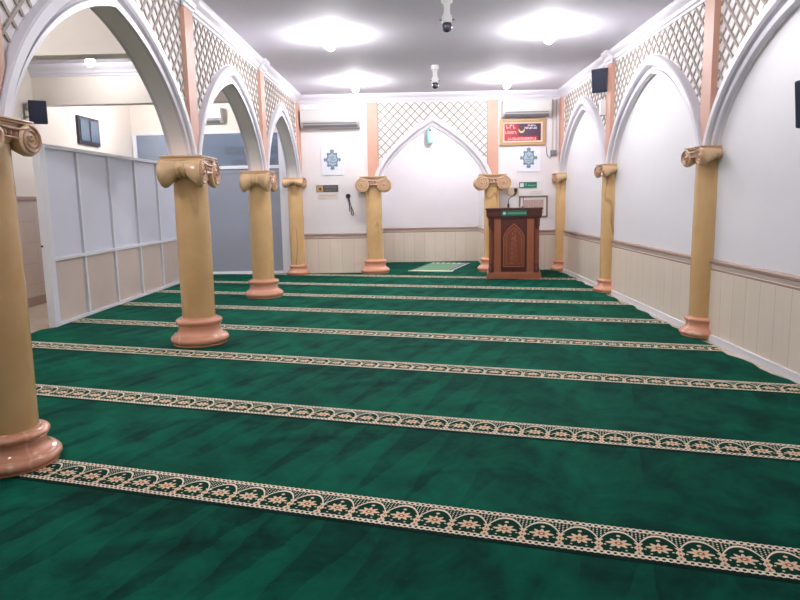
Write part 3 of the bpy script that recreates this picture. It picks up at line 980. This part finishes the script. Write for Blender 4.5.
# niche fixture
nf = thing('niche_fixture', 'small pale teal fixture with dark spot, on the niche wall under the arch tip', 'wall fixture', (.43, NYB, 2.63))
bm = bmesh.new(); lathe(bm, [(.03, 0), (.075, .02), (.085, .1), (.08, .25), (.085, .33), (.06, .38), (.02, .39)], 20, Matrix.Translation((0, -.1, 0))); obj('body', bm, TEAL, nf, smooth=True)
obj('bracket', B(-.05, .05, -.1, 0, .01, .05, .008), GREYP, nf)
bm = bmesh.new(); ball(bm, (0, -.18, .29), .03, 12, (1, .5, .8)); obj('spot', bm, plain('dark teal', lin(40, 60, 60), .3), nf)

# ------------------------------------------------------------------ loudspeakers
def speaker(label, loc, rz, tilt, w, h, d, arm):
    t = thing('loudspeaker', label, 'loudspeaker', loc, rz, 'black wall loudspeakers')
    R = Matrix.Rotation(tilt, 4, 'X')
    bm = B(-w/2, w/2, 0, d, -h/2, h/2, .014); bmesh.ops.transform(bm, matrix=R, verts=bm.verts); obj('cabinet', bm, BLACK, t)
    bm = B(-w/2+.012, w/2-.012, -.008, 0, -h/2+.012, h/2-.012, .003); bmesh.ops.transform(bm, matrix=R, verts=bm.verts); obj('grille', bm, NAVY, t)
    bm = tube(bmesh.new(), [(0, d-.01, 0), (0, d+arm*.6, -.02), (0, d+arm, -.02)], .014, 8); obj('bracket', bm, BLACK, t)
    return t
speaker('black loudspeaker high on the right wall beside the second pilaster', (2.72, 9.98, 3.05), -.72, .12, .23, .33, .17, .06)
speaker('black loudspeaker on the cream side hall wall, seen through the nearest left arch', (-5.27, 9.62, 2.73), .55, .06, .23, .32, .17, .22)
speaker('black loudspeaker on the right wall cut by the right edge of the photo', (2.71, 4.655, 2.0), -1.2, .12, .3, .32, .16, .06)
jb = tag(obj('junction_box', B(XR-.13, XR-.012, 9.99, 10.09, 2.57, 2.79, .006), PLASTIC), 'small white box under the loudspeaker on the right wall', 'junction box')

# ------------------------------------------------------------------ ceiling fixtures
for lab, y in (('white ceiling hung fixture with dark round end, nearer the camera', 7.08), ('white ceiling hung fixture with dark round end, farther from the camera', 10.55)):
    t = thing('ceiling_fixture', lab, 'ceiling fixture', (.385, y, CZ), 0, 'ceiling hung fixtures')
    obj('canopy', lathe(bmesh.new(), [(.055, 0), (.06, -.012), (.055, -.06), (.04, -.075)], 20), PLASTIC, t, smooth=True)
    obj('stem', lathe(bmesh.new(), [(.034, -.07), (.03, -.12), (.034, -.17), (.05, -.19), (.055, -.24), (.045, -.255)], 20), PLASTIC, t, smooth=True)
    for s in (-1, 1): obj('bracket', B(s*.055-.02, s*.055+.02, -.012, .012, -.232, -.218, .003), GREYP, t)
    bm = lathe(bmesh.new(), [(.04, -.255), (.05, -.27), (.05, -.31), (.035, -.335), (.01, -.345)], 20)
    obj('end_cap', bm, plain('dark chrome', lin(110, 106, 124), .18, .7), t, smooth=True)

def lamp(label, x, y, mat, z=CZ, r=.06):
    t = thing('ceiling_lamp', label, 'ceiling lamp', (x, y, z), 0, 'bright ceiling bulbs')
    obj('holder', lathe(bmesh.new(), [(.05, 0), (.05, -.02), (.03, -.035), (.024, -.06)], 20), PLASTIC, t, smooth=True)
    bm = ball(bmesh.new(), (0, 0, -.06-r*.95), r, 20, (1, 1, 1.1)); obj('bulb', bm, mat, t, smooth=True)
    return t
lamp('glaring white ceiling lamp, left of the nearer pair', -.97, 8.55, BULB)
lamp('glaring white ceiling lamp, right of the nearer pair', 1.69, 8.45, BULB)
lamp('glaring white ceiling lamp near the left air conditioner', -.93, 11.75, BULB)
lamp('glaring white ceiling lamp near the right air conditioner', 1.64, 11.7, BULB)
lamp('ceiling lamp out of view above the nearest left column side', -.97, 5.2, BULB_N)
lamp('ceiling lamp out of view above the nearest right wall side', 1.69, 5.2, BULB_N)
lamp('bright lamp on the side hall ceiling, seen through the nearest left arch', -4.25, 9.15, lamp_mat(130))
lamp('unseen fill lamp added in the near part of the side hall', -4.2, 4.6, BULB_S)  # added fill for the near side hall
lamp('lamp hidden above the niche arch', .85, 14.1, lamp_mat(520), z=CZ, r=.05)
lamp('unseen lamp added to light the room behind the grey glass', -4.0, 15.3, lamp_mat(600), r=.06)  # added so the room seen through the panes reads brighter
lamp('unseen lamp added on the left to light the nearest column', -1.5, 1.9, lamp_mat(360))  # added to brighten the camera side of the nearest left column
lamp('unseen fill lamp added in the side hall behind the farther beam', -4.2, 11.6, BULB_S)  # added fill for the window wall past the beam

# ------------------------------------------------------------------ world and camera
w = bpy.data.worlds.new('World'); scn.world = w; w.use_nodes = True
w.node_tree.nodes['Background'].inputs[0].default_value = (.9, .95, 1, 1)
w.node_tree.nodes['Background'].inputs[1].default_value = .05

cam = bpy.data.cameras.new('Camera'); co = bpy.data.objects.new('Camera', cam); COL.objects.link(co)
F, PT, YW, RL = 665.0, .1488339, -.0201635, -.0186919
cam.sensor_width = 36; cam.lens = F*36/800; cam.clip_start = .05; cam.clip_end = 100
Mw = Matrix(((1, 0, 0), (0, math.cos(PT), -math.sin(PT)), (0, math.sin(PT), math.cos(PT)))) @ Matrix(((math.cos(YW), -math.sin(YW), 0), (math.sin(YW), math.cos(YW), 0), (0, 0, 1)))
right, fwd, up = Mw[0], Mw[1], Mw[2]
c, s = math.cos(RL), math.sin(RL)
r2 = right*c+up*s; u2 = up*c-right*s
R = Matrix((r2, u2, -fwd)).transposed().to_4x4()
co.matrix_world = Matrix.Translation((0, 0, 1.4)) @ R
scn.camera = co
vs = scn.view_settings
scn.display_settings.display_device = 'sRGB'
vs.view_transform = 'Standard'; vs.look = 'None'; vs.gamma = 1; vs.exposure = 0.3
vs.use_curve_mapping = False
